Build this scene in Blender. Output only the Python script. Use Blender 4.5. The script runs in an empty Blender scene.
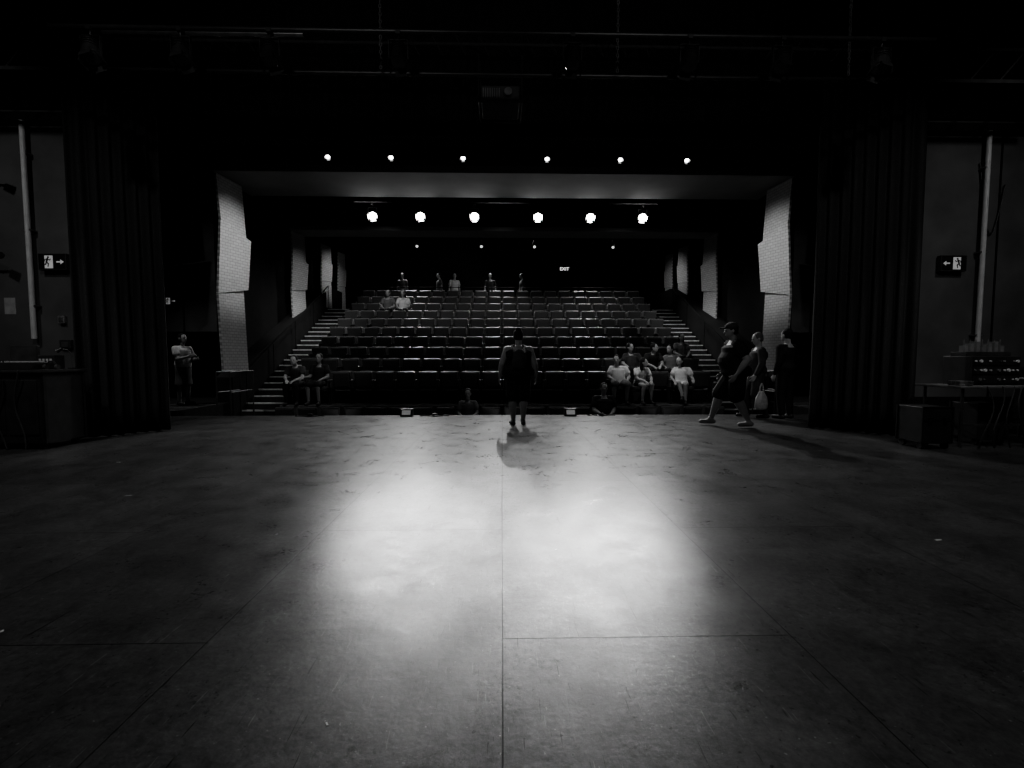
import bpy, bmesh, math, random
from mathutils import Vector, Matrix, Quaternion
random.seed(7)
SC=bpy.context.scene; COL=SC.collection
V=Vector
try:
    SC.view_settings.look='AgX - Medium High Contrast'
except Exception: pass
# ---------------------------------------------------------------- materials
def mat(name,c,rough=.6,metal=0,var=.25,scale=8,bump=0,spec=.5,emit=0,sheen=0):
    m=bpy.data.materials.new(name); m.use_nodes=True
    nt=m.node_tree; b=nt.nodes['Principled BSDF']
    if not isinstance(c,tuple): c=(c,c,c)
    tc=nt.nodes.new('ShaderNodeTexCoord'); n=nt.nodes.new('ShaderNodeTexNoise')
    n.inputs['Scale'].default_value=scale; n.inputs['Detail'].default_value=5
    nt.links.new(tc.outputs['Object'],n.inputs['Vector'])
    r=nt.nodes.new('ShaderNodeValToRGB')
    r.color_ramp.elements[0].position=.3; r.color_ramp.elements[1].position=.7
    r.color_ramp.elements[0].color=tuple(x*(1-var) for x in c)+(1,)
    r.color_ramp.elements[1].color=tuple(min(1,x*(1+var)) for x in c)+(1,)
    nt.links.new(n.outputs['Fac'],r.inputs['Fac']); nt.links.new(r.outputs['Color'],b.inputs['Base Color'])
    b.inputs['Roughness'].default_value=rough; b.inputs['Metallic'].default_value=metal
    b.inputs['Specular IOR Level'].default_value=spec
    if bump:
        bp=nt.nodes.new('ShaderNodeBump'); bp.inputs['Strength'].default_value=bump
        nt.links.new(n.outputs['Fac'],bp.inputs['Height']); nt.links.new(bp.outputs['Normal'],b.inputs['Normal'])
    if emit:
        b.inputs['Emission Color'].default_value=(1,1,1,1); b.inputs['Emission Strength'].default_value=emit
    return m
M_black=mat('black_paint',.010,.8,spec=.2)
M_blackmetal=mat('black_metal',.035,.45,.3)
M_velvet=mat('black_velvet',.036,.95,spec=.1,bump=.2,scale=60)
M_wall=mat('grey_painted_wall',.08,.85,scale=1.5,bump=.05,var=.25)
M_housewall=mat('dark_house_wall',.018,.8,scale=2,spec=.2)
M_panelwall=mat('charcoal_wall',.06,.8,scale=2,spec=.2)
M_soffit=mat('soffit_paint',.22,.9,var=.06,scale=2,spec=.1)
M_riser=mat('riser_carpet',.035,.9,scale=20,spec=.2)
M_nose=mat('nosing_aluminium',.55,.5,.0)
M_nosedull=mat('nosing_dull',.18,.6)
M_fabric=mat('seat_fabric',.065,.45,scale=50,bump=.15)
M_plastic=mat('seat_plastic',.08,.3)
M_steel=mat('steel',.25,.35,.8)
M_white=mat('white_paint',.7,.6,var=.08)
M_pipe=mat('pipe_paint',.5,.5,var=.1)
M_skin=mat('skin',.34,.55,var=.06)
M_skin2=mat('skin_tan',.24,.5,var=.06)
M_hair=mat('dark_hair',.012,.7,scale=80,bump=.4,spec=.2)
M_hair2=mat('light_hair',.10,.6,scale=80,bump=.4,spec=.2)
M_cblack=mat('black_cloth',.02,.85,scale=9,bump=.8,spec=.2)
M_cdark=mat('dark_cloth',.045,.85,scale=9,bump=.8,spec=.2)
M_cgrey=mat('grey_cloth',.14,.85,scale=9,bump=.8)
M_cwhite=mat('white_cloth',.6,.85,scale=9,bump=.8,var=.18)
M_shoe=mat('shoe_rubber',.04,.6); M_shoe2=mat('light_shoe',.3,.6)
M_eye=mat('eye',.01,.2)
M_case=mat('case_laminate',.035,.45)
M_sign=mat('sign_green_dark',.012,.4)
M_signlit=mat('sign_lit_white',.6,.5,emit=.13)
M_lens=mat('lamp_lens_lit',.9,.2,emit=150)
M_lens2=mat('lamp_lens_dim',.9,.2,emit=9)
M_lens3=mat('lens_faint',.9,.2,emit=1.0)
M_lens0=mat('lamp_lens_off',.05,.08)
M_glass=mat('booth_glass',.008,.55,spec=.2)
M_bag=mat('plastic_bag',.38,.4,bump=.6,scale=16)
M_paper=mat('paper',.3,.8)
M_tape=mat('white_tape',.6,.7)
def panel_mat():
    m=mat('acoustic_panel_face',.5,.75,var=.05)
    nt=m.node_tree; b=nt.nodes['Principled BSDF']
    tc=nt.nodes.new('ShaderNodeTexCoord')
    sx=nt.nodes.new('ShaderNodeSeparateXYZ'); cx=nt.nodes.new('ShaderNodeCombineXYZ')
    nt.links.new(tc.outputs['Object'],sx.inputs[0])
    nt.links.new(sx.outputs['Y'],cx.inputs['X']); nt.links.new(sx.outputs['Z'],cx.inputs['Y'])
    br=nt.nodes.new('ShaderNodeTexBrick'); br.inputs['Scale'].default_value=1
    br.inputs['Brick Width'].default_value=.14; br.inputs['Row Height'].default_value=.07
    br.inputs['Mortar Size'].default_value=.006; br.inputs['Mortar Smooth'].default_value=.4
    br.inputs['Color1'].default_value=(.55,.55,.55,1); br.inputs['Color2'].default_value=(.47,.47,.47,1)
    br.inputs['Mortar'].default_value=(.26,.26,.26,1)
    nt.links.new(cx.outputs[0],br.inputs['Vector']); nt.links.new(br.outputs['Color'],b.inputs['Base Color'])
    return m
M_panel=panel_mat()
def floor_mat():
    m=bpy.data.materials.new('stage_hardboard'); m.use_nodes=True; nt=m.node_tree; b=nt.nodes['Principled BSDF']
    N=nt.nodes.new; L=nt.links.new
    tc=N('ShaderNodeTexCoord'); sp=N('ShaderNodeSeparateXYZ'); cb=N('ShaderNodeCombineXYZ')
    L(tc.outputs['Object'],sp.inputs[0]); L(sp.outputs['Y'],cb.inputs['X']); L(sp.outputs['X'],cb.inputs['Y'])
    ad=N('ShaderNodeVectorMath'); ad.operation='ADD'; ad.inputs[1].default_value=(13-1.96+.0,14.3,0); L(cb.outputs[0],ad.inputs[0])
    br=N('ShaderNodeTexBrick'); br.inputs['Scale'].default_value=1; br.inputs['Brick Width'].default_value=2.6
    br.inputs['Row Height'].default_value=1.3; br.inputs['Mortar Size'].default_value=.0032; br.inputs['Mortar Smooth'].default_value=.2
    br.inputs['Color1'].default_value=(1,1,1,1); br.inputs['Color2'].default_value=(.8,.8,.8,1); br.inputs['Mortar'].default_value=(.3,.3,.3,1)
    L(ad.outputs[0],br.inputs['Vector'])
    def noise(scale,det,vec=None,dist=0,rough=.5):
        n=N('ShaderNodeTexNoise'); n.inputs['Scale'].default_value=scale; n.inputs['Detail'].default_value=det; n.inputs['Roughness'].default_value=rough
        n.inputs['Distortion'].default_value=dist
        L(vec if vec else tc.outputs['Object'],n.inputs['Vector']); return n.outputs['Fac']
    def ramp(f,p0,p1,a,c):
        r=N('ShaderNodeMapRange'); r.inputs['From Min'].default_value=p0; r.inputs['From Max'].default_value=p1
        r.inputs['To Min'].default_value=a; r.inputs['To Max'].default_value=c; L(f,r.inputs['Value']); return r.outputs['Result']
    def mul(a,c,op='MULTIPLY'):
        x=N('ShaderNodeMath'); x.operation=op; L(a,x.inputs[0])
        if isinstance(c,(int,float)): x.inputs[1].default_value=c
        else: L(c,x.inputs[1])
        return x.outputs[0]
    def scratch(rot,sc,ns,p,val,off=0):
        mp=N('ShaderNodeMapping'); mp.inputs['Location'].default_value=(off,off,0); mp.inputs['Rotation'].default_value=(0,0,rot); mp.inputs['Scale'].default_value=sc; L(tc.outputs['Object'],mp.inputs[0])
        return ramp(noise(ns,2,mp.outputs[0],.6),p,p+.015,1,val)
    big=ramp(noise(2.0,12,dist=.3,rough=.65),.36,.64,.72,1.22)
    fine=ramp(noise(24,12,rough=.8),.3,.7,.4,1.55)
    dark=ramp(noise(3.0,14,dist=.5,rough=.68),.54,.68,1,.68)
    speck=ramp(noise(55,2),.71,.74,1,3)
    dspeck=ramp(noise(38,3),.28,.31,.4,1)
    v=mul(mul(mul(mul(big,fine),dark),speck),dspeck)
    s1=scratch(.5,(80,4.5,1),1.1,.71,2.2); s2=scratch(-.9,(90,5,1),1.0,.71,.4,5)
    s3=scratch(1.4,(80,5,1),1.2,.72,2.2,9); s4=scratch(-.35,(75,4,1),1.2,.72,.4,14)
    v=mul(mul(mul(mul(v,s1),s2),s3),s4)
    val=mul(v,.08)
    mx=N('ShaderNodeMix'); mx.data_type='RGBA'; mx.blend_type='MULTIPLY'; mx.inputs[0].default_value=1
    L(br.outputs['Color'],mx.inputs[6]); L(val,mx.inputs[7]); L(mx.outputs[2],b.inputs['Base Color'])
    rg=mul(ramp(noise(3.4,14,dist=.3,rough=.7),.35,.65,.27,.39),ramp(noise(30,12,rough=.8),.3,.7,-.09,.12),'ADD')
    L(rg,b.inputs['Roughness'])
    grain=ramp(noise(40,10,rough=.8),.3,.7,.5,1.5)
    big2=ramp(noise(4,14,dist=.4,rough=.7),.36,.64,.72,1.22)
    sl=mul(mul(mul(mul(mul(mul(mul(dark,.27),grain),big2),dspeck),s2),s4),ramp(br.outputs['Fac'],0,1,1,.3)); L(sl,b.inputs['Specular IOR Level'])
    bp=N('ShaderNodeBump'); bp.inputs['Strength'].default_value=.5; bp.inputs['Distance'].default_value=.004
    h=mul(noise(24,14,rough=.75),mul(br.outputs['Fac'],-1.5),'ADD')
    L(h,bp.inputs['Height']); L(bp.outputs['Normal'],b.inputs['Normal'])
    return m
M_floor=floor_mat()
# ---------------------------------------------------------------- mesh helpers
def bx(bm,x0,x1,y0,y1,z0,z1,rot=None):
    m=Matrix.Translation(((x0+x1)/2,(y0+y1)/2,(z0+z1)/2))
    if rot: m=m@rot
    bmesh.ops.create_cube(bm,size=1,matrix=m@Matrix.Diagonal((abs(x1-x0),abs(y1-y0),abs(z1-z0),1)))
def frame(p1,p2):
    d=V(p2)-V(p1); L=d.length
    q=V((0,0,1)).rotation_difference(d.normalized()) if L>1e-6 else Quaternion()
    return q,L
def tube(bm,p1,p2,r1,r2=None,seg=12):
    r2=r1 if r2 is None else r2
    q,L=frame(p1,p2)
    m=Matrix.Translation((V(p1)+V(p2))/2)@q.to_matrix().to_4x4()
    bmesh.ops.create_cone(bm,cap_ends=True,segments=seg,radius1=r1,radius2=r2,depth=L,matrix=m)
def rings_mesh(bm,rings):
    vs=[[bm.verts.new(p) for p in r] for r in rings]
    n=len(vs[0])
    for a,b in zip(vs[:-1],vs[1:]):
        for i in range(n): bm.faces.new((a[i],a[(i+1)%n],b[(i+1)%n],b[i]))
    bm.faces.new(list(reversed(vs[0]))); bm.faces.new(vs[-1])
def cap(bm,p1,r1,p2,r2,seg=10):
    q,L=frame(p1,p2); p1=V(p1); R=[]
    prof=[]
    for k in range(4):
        a=math.radians(80-k*26.6); prof.append((-r1*math.sin(a),r1*math.cos(a)))
    for k in range(4):
        a=math.radians(k*26.6); prof.append((L+r2*math.sin(a),r2*math.cos(a)))
    for z,r in prof:
        R.append([p1+q@V((r*math.cos(2*math.pi*i/seg),r*math.sin(2*math.pi*i/seg),z)) for i in range(seg)])
    rings_mesh(bm,R)
def loft(bm,rs,seg=20,xf=None):
    R=[]
    for cx,cy,cz,rx,ry in rs:
        r=[V((cx+rx*math.cos(2*math.pi*i/seg),cy+ry*math.sin(2*math.pi*i/seg),cz)) for i in range(seg)]
        if xf: r=[xf@p for p in r]
        R.append(r)
    rings_mesh(bm,R)
def ell(bm,c,r,xf=None,seg=14):
    rs=[]
    for k in range(9):
        a=math.radians(-84+k*21); rs.append((c[0],c[1],c[2]+r[2]*math.sin(a),r[0]*math.cos(a),r[1]*math.cos(a)))
    loft(bm,rs,seg,xf)
def finish(o,parent=None,label=None,cat=None,kind=None,group=None):
    COL.objects.link(o)
    if parent is not None: o.parent=parent
    if label: o['label']=label
    if cat: o['category']=cat
    if kind: o['kind']=kind
    if group: o['group']=group
    return o
def mk(name,bm,m,parent=None,loc=(0,0,0),rot=(0,0,0),bevel=0,smooth=False,**kw):
    me=bpy.data.meshes.new(name); bm.normal_update(); bm.to_mesh(me); bm.free()
    me.materials.append(m)
    if smooth:
        for p in me.polygons: p.use_smooth=True
    o=bpy.data.objects.new(name,me); o.location=loc; o.rotation_euler=rot
    finish(o,parent,**kw)
    if bevel:
        b=o.modifiers.new('b','BEVEL'); b.width=bevel; b.segments=2; b.limit_method='ANGLE'
    return o
def empty(name,loc,label,cat,rot=(0,0,0),group=None):
    o=bpy.data.objects.new(name,None); o.location=loc; o.rotation_euler=rot; o.empty_display_size=.1
    return finish(o,None,label,cat,None,group)
def B(): return bmesh.new()
def sbox(name,m,*c,kind='structure',**kw):
    bm=B(); bx(bm,*c); return mk(name,bm,m,kind=kind,**kw)
# ---------------------------------------------------------------- structure
FE=9.95
bm=B(); bx(bm,-10.5,10.5,-4,FE,-.9,0); mk('floor',bm,M_floor,kind='structure')
sbox('floor_house',M_riser,-10,10,FE+.01,21.5,-1.0,-.8)
sbox('wall_left_stage',M_wall,-10.7,-10.5,-4,8.6,-.9,8.2)
sbox('wall_right_stage',M_wall,10.5,10.7,-4,8.6,-.9,8.2)
sbox('wall_back_stage',M_black,-10.7,10.7,-4.2,-4,-.9,8.2)
sbox('wall_proscenium_left',M_wall,-10.5,-6.75,8.6,8.9,0,5.7)
sbox('wall_proscenium_right',M_wall,6.45,10.5,8.6,8.9,0,5.7)
sbox('wall_proscenium_header',M_black,-10.5,10.5,8.55,8.95,5.7,8.2)
sbox('wall_proscenium_lintel',M_black,-6.75,6.45,8.6,8.9,5.25,5.7)
sbox('ceiling',M_black,-10.7,10.7,-4.2,8.95,8.2,8.4)
sbox('ceiling_house',M_black,-10,10,8.95,21.6,7.2,7.4)
for s,n,w in((-1,'left',7.4),(1,'right',7.65)):
    a,b=sorted((s*w,s*(w+.2))); sbox('wall_%s_house'%n,M_housewall,a,b,12.4,21.4,-.8,7.2)
    a,b=sorted((s*9.8,s*10.0)); sbox('wall_%s_apron'%n,M_housewall,a,b,8.95,12.6,-.8,7.2)
    a,b=sorted((s*(w+.2),s*9.8)); sbox('wall_%s_return'%n,M_panelwall,a,b,12.4,12.6,1.95,7.2)
    a,b=sorted((s*(w+.2),s*9.8)); sbox('wall_%s_vestibule'%n,M_housewall,a,b,13.6,13.7,-.8,2.2)
    a,b=sorted((s*8.45,s*8.48)); sbox('trim_%s_return'%n,M_black,a,b,12.37,12.4,1.95,7)
    a,b=sorted((s*7.05,s*9.8)); sbox('floor_side_%s'%n,M_riser,a,b,FE+.02,13.6,-.79,.1)
    for q,yy in enumerate((FE+.02,10.6,11.3)): sbox('trim_edge_%s_%d'%(n,q),M_nosedull,a,b,yy,yy+.05,.1,.112)
    bm=B(); R=[]
    for x in (s*6.95,s*(w-.01)):
        R.append([V((x,11.9,-.79)),V((x,21.2,-.79)),V((x,21.2,4.1)),V((x,18.8,4.1)),V((x,11.9,.75))])
    rings_mesh(bm,R); bmesh.ops.recalc_face_normals(bm,faces=bm.faces)
    mk('trim_parapet_%s'%n,bm,M_housewall,kind='structure')
sbox('wall_back_house',M_housewall,-7.6,7.85,21.2,21.4,-.8,7.2)
sbox('trim_1',M_soffit,-6.72,7.02,10.95,12.6,5.58,5.75)
sbox('wall_bulkhead_front',M_black,-9.8,9.8,10.97,11.1,5.75,7.2)
sbox('trim_2',M_soffit,-7.15,7.5,15.7,16.6,5.55,5.68)
sbox('wall_bulkhead_rear',M_black,-7.4,7.65,15.72,15.85,5.68,7.2)
sbox('baseboard_right',M_black,6.45,10.5,8.57,8.6,0,.5)
sbox('baseboard_left',M_black,-10.5,-6.75,8.57,8.6,0,.5)
sbox('trim_3',M_black,-10.5,-6.8,8.5,8.6,5.45,5.6); sbox('trim_4',M_black,6.5,10.5,8.5,8.6,5.45,5.6)
sbox('trim_5',M_black,-7.55,-7.52,8.585,8.6,.5,5.45); sbox('trim_6',M_black,9.4,9.43,8.585,8.6,.5,5.45)
sbox('window_1',M_glass,-1.8,2.4,21.15,21.2,4.1,4.9)
# ---------------------------------------------------------------- acoustic panels
def apanel(xa,xb,y0,y1,zb,zt,k_):
    s=1 if xa>0 else -1
    o=empty('acoustic_panel',(xa,y0,zb),'pale angled acoustic wall panel with fine block pattern','wall panel',group='acoustic wall panels')
    H=zt-zb; dy=y1-y0; dxx=xb-xa
    zs=[0,.42*H,.74*H,H]
    F=[(0,.06,.05),(.06,-.05,-.07),(-.05,.02,.05)]
    for k in range(3):
        bm=B(); R=[]; f=F[k]
        for t in (0,1):
            z=zs[k+t]-(0.012 if t else 0); skew=0
            if (k,t) in((0,1),(1,0)): skew=.10*k_
            if (k,t) in((1,1),(2,0)): skew=-.16*k_
            a=V((s*f[t]*k_,0,z-skew)); b=V((s*(f[t]+f[2])*k_+dxx,dy,z+skew))
            R.append([a,b,b+V((s*.05,0,0)),a+V((s*.05,0,0))])
        rings_mesh(bm,R); bmesh.ops.recalc_face_normals(bm,faces=bm.faces)
        mk('panel_section',bm,M_panel,o)
    bm=B(); bx(bm,s*.14,s*.18,.1,dy-.1,.1,H-.02); mk('support_frame',bm,M_black,o)
apanel(-6.63,-6.46,11.0,11.85,.92,5.57,1); apanel(6.93,6.76,11.0,11.85,.92,5.57,1)
apanel(-7.08,-6.92,15.75,16.5,2.2,5.54,.6); apanel(7.4,7.24,15.75,16.5,2.2,5.54,.6)
apanel(-7.0,-6.84,18.1,18.7,3.25,5.7,.3); apanel(7.34,7.18,18.1,18.7,3.25,5.7,.3)
apanel(-7.0,-6.86,19.9,20.4,3.3,5.8,.3); apanel(7.4,7.26,19.9,20.4,3.3,5.8,.3)
# ---------------------------------------------------------------- tiers / stairs
for i in range(10):
    y=11.55+.72*i; z=.05+.34*i
    o=empty('seating_riser',(0,y,-.8),'dark carpeted seating tier with pale metal nosing','seating riser',group='seating tiers')
    bm=B(); bx(bm,-5.6,5.6,0,.715 if i<9 else .84,.0,z+.8); mk('platform',bm,M_riser,o)
    bm=B(); bx(bm,-5.6,5.6,-.012,.03,z+.775,z+.806); mk('nosing',bm,M_nosedull,o)
o=empty('rear_platform',(0,18.9,-.8),'dark rear cross-aisle platform behind the last row','platform')
bm=B(); bx(bm,-6.94,6.94,0,2.25,0,4.0); mk('platform',bm,M_riser,o)
bm=B()
for k in range(12): 
    x=-5.5+k*1.0
    tube(bm,(x,.12,4.0),(x,.12,4.95),.014,seg=8)
tube(bm,(-5.5,.12,4.95),(5.5,.12,4.95),.016,seg=8); tube(bm,(-5.5,.12,4.5),(5.5,.12,4.5),.010,seg=8)
mk('guard_rail',bm,M_black,o)
for s in(-1,1):
    o=empty('aisle_staircase',(s*6.28,11.2,-.8),'carpeted auditorium aisle stairs with pale step edges','stairs',group='aisle stairs')
    bm=B(); zt=lambda k:(k+1)*(3.99/24); depth=7.5/24
    for k in range(24):
        bx(bm,-.64,.64,k*depth,7.65 if k==23 else (k+1)*depth+.0005,0,zt(k))
    mk('steps',bm,M_riser,o)
    for k in range(24):
        yy,z=k*depth,zt(k)
        bm=B(); bx(bm,-.64,.64,yy-.012,yy+.05,z-.028,z+.008); mk('step_nosing',bm,M_nose,o)
    bm=B()
    tube(bm,(s*.6,1.2,1.7),(s*.6,7.2,4.9),.014,seg=8)
    for t in(0,.25,.5,.75,1):
        p=V((s*.6,1.2,1.7)).lerp(V((s*.6,7.2,4.9)),t); tube(bm,p,p-V((0,0,.9)),.010,seg=8)
    mk('handrail',bm,M_black,o)
# ---------------------------------------------------------------- chairs
def outline_slab(bm,w,z0,z1,arch,y0,y1,R):
    pts=[(-w,z0),(w,z0)]
    for k in range(9):
        t=1-2*k/8; pts.append((w*t,z1-arch*abs(t)**2.6))
    rings_mesh(bm,[[R@V((x,y,z)) for x,z in pts] for y in(y0,y1)])
def part_back():
    bm=B(); R=Matrix.Rotation(math.radians(-9),4,'X')@Matrix.Translation((0,.04,0))
    outline_slab(bm,.245,.42,.87,.06,-.04,.02,R); outline_slab(bm,.262,.38,.90,.065,.021,.045,R)
    bmesh.ops.recalc_face_normals(bm,faces=bm.faces); return bm
def part_seat():
    bm=B(); bx(bm,-.23,.23,-.42,0,-.05,.03); bx(bm,-.2,.2,-.40,-.03,-.075,-.05); return bm
def part_arm():
    bm=B(); bx(bm,-.022,.022,-.34,.02,.60,.63); bx(bm,-.015,.015,-.30,-.05,.42,.60); return bm
def part_leg():
    bm=B(); bx(bm,-.015,.015,-.22,-.02,.0,.42); bx(bm,-.02,.02,-.34,.04,0,.02); return bm
def mesh_of(bm,name,m,bev=.012):
    o=mk(name,bm,m); 
    if bev:
        b=o.modifiers.new('b','BEVEL'); b.width=bev; b.segments=2; b.limit_method='ANGLE'
    dg=bpy.context.evaluated_depsgraph_get(); me=bpy.data.meshes.new_from_object(o.evaluated_get(dg)); bpy.data.objects.remove(o); me.name=name
    return me
ME_back=mesh_of(part_back(),'backrest',M_fabric,.01); ME_seat=mesh_of(part_seat(),'seat',M_fabric,.018)
ME_arm=mesh_of(part_arm(),'armrest',M_plastic,.008); ME_leg=mesh_of(part_leg(),'leg',M_blackmetal,0)
UP=math.radians(-78)
def joined(openseat):
    bm=B()
    def addm(me,mx):
        t=B(); t.from_mesh(me); t.transform(mx); tm=bpy.data.meshes.new('t'); t.to_mesh(tm); t.free(); bm.from_mesh(tm)
    addm(ME_back,Matrix()); addm(ME_seat,Matrix.Translation((0,-.06,.43))@(Matrix() if openseat else Matrix.Rotation(UP,4,'X')))
    for x in(-.25,.25): addm(ME_arm,Matrix.Translation((x,0,0))); addm(ME_leg,Matrix.Translation((x,0,0)))
    me=bpy.data.meshes.new('theatre_seat'); bm.to_mesh(me); bm.free(); me.materials.append(M_fabric); return me
ME_far=joined(False); ME_faro=joined(True)
def chair(x,y,z,opened,far,row):
    lab='dark upholstered theatre seat with seat pan folded %s'%('down and occupied' if opened else 'up')
    if far:
        o=bpy.data.objects.new('theatre_seat',ME_faro if opened else ME_far); o.location=(x,y,z)
        finish(o,None,lab,'seat',None,'auditorium seats'); return
    o=bpy.data.objects.new('theatre_seat',None); o.location=(x,y,z); o.empty_display_size=.1
    finish(o,None,lab,'seat',None,'auditorium seats')
    def ch(n,me,l=(0,0,0),r=(0,0,0)):
        c=bpy.data.objects.new(n,me); c.location=l; c.rotation_euler=r; finish(c,o)
    ch('backrest',ME_back); ch('seat',ME_seat,(0,-.06,.43),(0 if opened else UP,0,0))
    for xx in(-.25,.25): ch('armrest',ME_arm,(xx,0,0)); ch('leg',ME_leg,(xx,0,0))
def sx(j): return -5.32+.56*j
ROWY=lambda r: 11.36 if r==0 else 11.55+.72*(r-1)+.62
ROWZ=lambda r: -.8 if r==0 else .05+.34*(r-1)
seats_occ={0:[8,14],1:[0,1,15,16,18],2:[16,17,18],8:[2,3],3:[19]}
for r in range(11):
    for j in range(20):
        chair(sx(j),ROWY(r),ROWZ(r),j in seats_occ.get(r,[]),r>=5,r)
# ---------------------------------------------------------------- people
def remesh(name,bm,m,parent,vox,sm=2,**kw):
    me=bpy.data.meshes.new(name); bmesh.ops.recalc_face_normals(bm,faces=bm.faces); bm.to_mesh(me); bm.free()
    t=bpy.data.objects.new('t',me); COL.objects.link(t)
    r=t.modifiers.new('r','REMESH'); r.mode='VOXEL'; r.voxel_size=vox; r.use_smooth_shade=True
    s=t.modifiers.new('s','SMOOTH'); s.factor=.5; s.iterations=sm
    dg=bpy.context.evaluated_depsgraph_get(); dg.update()
    me2=bpy.data.meshes.new_from_object(t.evaluated_get(dg)); bpy.data.objects.remove(t)
    for p in me2.polygons: p.use_smooth=True
    me2.materials.clear(); me2.materials.append(m); me2.name=name
    o=bpy.data.objects.new(name,me2); finish(o,parent,**kw); return o
STAND=dict(P=(0,0,.90),N=(0,-.02,1.46),H=(0,.015,1.635),S=(.175,-.01,1.385),E=(.235,-.03,1.11),W=(.255,.04,.87),
    HP=(.09,0,.92),K=(.11,.015,.50),A=(.115,-.02,.09),TO=(.03,.15))
SIT=dict(P=(0,0,.49),N=(0,-.05,1.03),H=(0,.0,1.20),S=(.175,-.04,.96),E=(.23,.03,.71),W=(.11,.25,.63),
    HP=(.09,.03,.54),K=(.13,.43,.53),A=(.13,.37,.09),TO=(.02,.14),lap=True)
def person(label,loc,yaw,h=1.75,pose=STAND,ov=None,bulk=1.0,skin=None,shirt=None,bottom=None,shoe=None,hair=None,
           sleeve=.5,leglen='shorts',hairstyle='short',vox=.011,headyaw=0,headpitch=0,caphat=False,skirt=False,loose=0,pack=False):
    skin=skin or M_skin; shirt=shirt or M_cblack; bottom=bottom or M_cblack; shoe=shoe or M_shoe; hair=hair or M_hair
    J=dict(pose); ov=ov or {}; J.update(ov)
    s=h/1.75
    def jt(k,sg):
        key=k+('r' if sg>0 else 'l')
        if key in J: return V(J[key])
        p=V(J[k]); return V((p.x*sg,p.y,p.z))
    root=bpy.data.objects.new('person',None); root.location=loc; root.rotation_euler=(0,0,math.radians(yaw)); root.scale=(s,s,s); root.empty_display_size=.1
    finish(root,None,label,'person')
    P,N,H=V(J['P']),V(J['N']),V(J['H']); b=bulk
    def spine(t): return P.lerp(N,t)
    prof=[(-.03,.10,.085),(.06,.155,.115),(.18,.165,.125),(.36,.145,.115),(.5,.145,.115),(.66,.165,.122),(.8,.165,.115),(.88,.13,.095),(.95,.085,.075),(1.0,.06,.06)]
    def torso(bm,add=0,t0=-1,t1=2,lo=0):
        rs=[]
        for t,rx,ry in prof:
            if t<t0 or t>t1: continue
            c=spine(t); bb=b if t<.85 else 1+(b-1)*.4
            ex=lo*max(0,(.66-t)/.66)
            rs.append((c.x,c.y+(.03*(b-1)*4 if .2<t<.6 else 0),c.z,rx*bb+add+ex,ry*bb+add+ex))
        loft(bm,rs,22)
    HX=Matrix.Translation(H)@Matrix.Rotation(math.radians(headyaw),4,'Z')@Matrix.Rotation(math.radians(headpitch),4,'X')
    bm=B(); torso(bm)
    cap(bm,N-V((0,0,.03)),.06,H+V((0,-.02,-.05)),.054)
    hr=[(-.118,.045,.022,.022),(-.105,.035,.038,.045),(-.08,.02,.055,.072),(-.045,.008,.066,.086),(0,0,.074,.095),(.04,-.003,.076,.098),(.075,-.008,.07,.09),(.1,-.012,.052,.07),(.113,-.015,.028,.04)]
    loft(bm,[(0,y,z,rx,ry) for z,y,rx,ry in hr],20,HX)
    cap(bm,HX@V((0,.09,.012)),.011,HX@V((0,.11,-.022)),.016)
    cap(bm,HX@V((-.018,.088,-.058)),.010,HX@V((.018,.088,-.058)),.010)
    cap(bm,HX@V((-.035,.087,.03)),.011,HX@V((.035,.087,.03)),.011)
    for sg in(-1,1): ell(bm,(sg*.078,-.008,-.008),(.013,.022,.034),HX)
    sb=B(); torso(sb,.018,-.1 if loose else .05,.9,loose)
    pb=B(); hb=B()
    loft(pb,[((spine(t)).x,(spine(t)).y,(spine(t)).z,rx*b+.015,ry*b+.015) for t,rx,ry in prof[:4] if t<.25],22)
    kb=1+(b-1)*.9; shs=[]
    for sg in(-1,1):
        S,E,W=jt('S',sg),jt('E',sg),jt('W',sg); hp,K,A=jt('HP',sg),jt('K',sg),jt('A',sg)
        S=V((S.x*(1+(b-1)*.35),S.y,S.z))
        cap(bm,S,.054*kb,E,.042*kb); mid=E.lerp(W,.3); cap(bm,E,.041*kb,mid,.042*kb); cap(bm,mid,.042*kb,W,.027)
        cap(bm,spine(.94),.05,S+V((0,0,-.01)),.052*kb)
        d=(W-E).normalized()
        if J.get('lap'): tn=V((-sg,.2,.1)); nn=V((0,-.1,-1)); d=(d+V((-sg*.1,.5,-.3))).normalized()
        else: tn=V((0,1,.1)); nn=V((-sg,0,0))
        nn=(nn-d*nn.dot(d)).normalized(); tt=(tn-d*tn.dot(d)-nn*tn.dot(nn)).normalized()
        for o_,ln in((-.03,.056),(-.010,.070),(.010,.076),(.030,.068)):
            k=W+d*(.088-abs(o_)*.2)+tt*o_; cap(bm,W+tt*o_*.5,.016,k,.0115,8)
            d1=(d+nn*.35).normalized(); d2=(d+nn*.95).normalized()
            m1=k+d1*ln*.55; cap(bm,k,.0105,m1,.0095,8); cap(bm,m1,.0095,m1+d2*ln*.5,.0085,8)
        t0=W+d*.025+tt*.018; t1=W+d*.06+tt*.052+nn*.01; cap(bm,t0,.014,t1,.012,8); cap(bm,t1,.012,t1+(d*.9+tt*.25+nn*.3).normalized()*.035,.010,8)
        cap(bm,hp,.085*kb,K,.056*kb)
        cm=K.lerp(A,.3)+V((0,-.015,0)); cap(bm,K,.053*kb,cm,.055*kb); cap(bm,cm,.055*kb,A,.037)
        ft=V((sg*J['TO'][0],J['TO'][1],0))
        cap(bm,A,.037,A+V((0,-.03,-.045)),.036); cap(bm,A+V((0,0,-.035)),.036,A+ft+V((0,0,-.055)),.028)
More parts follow.
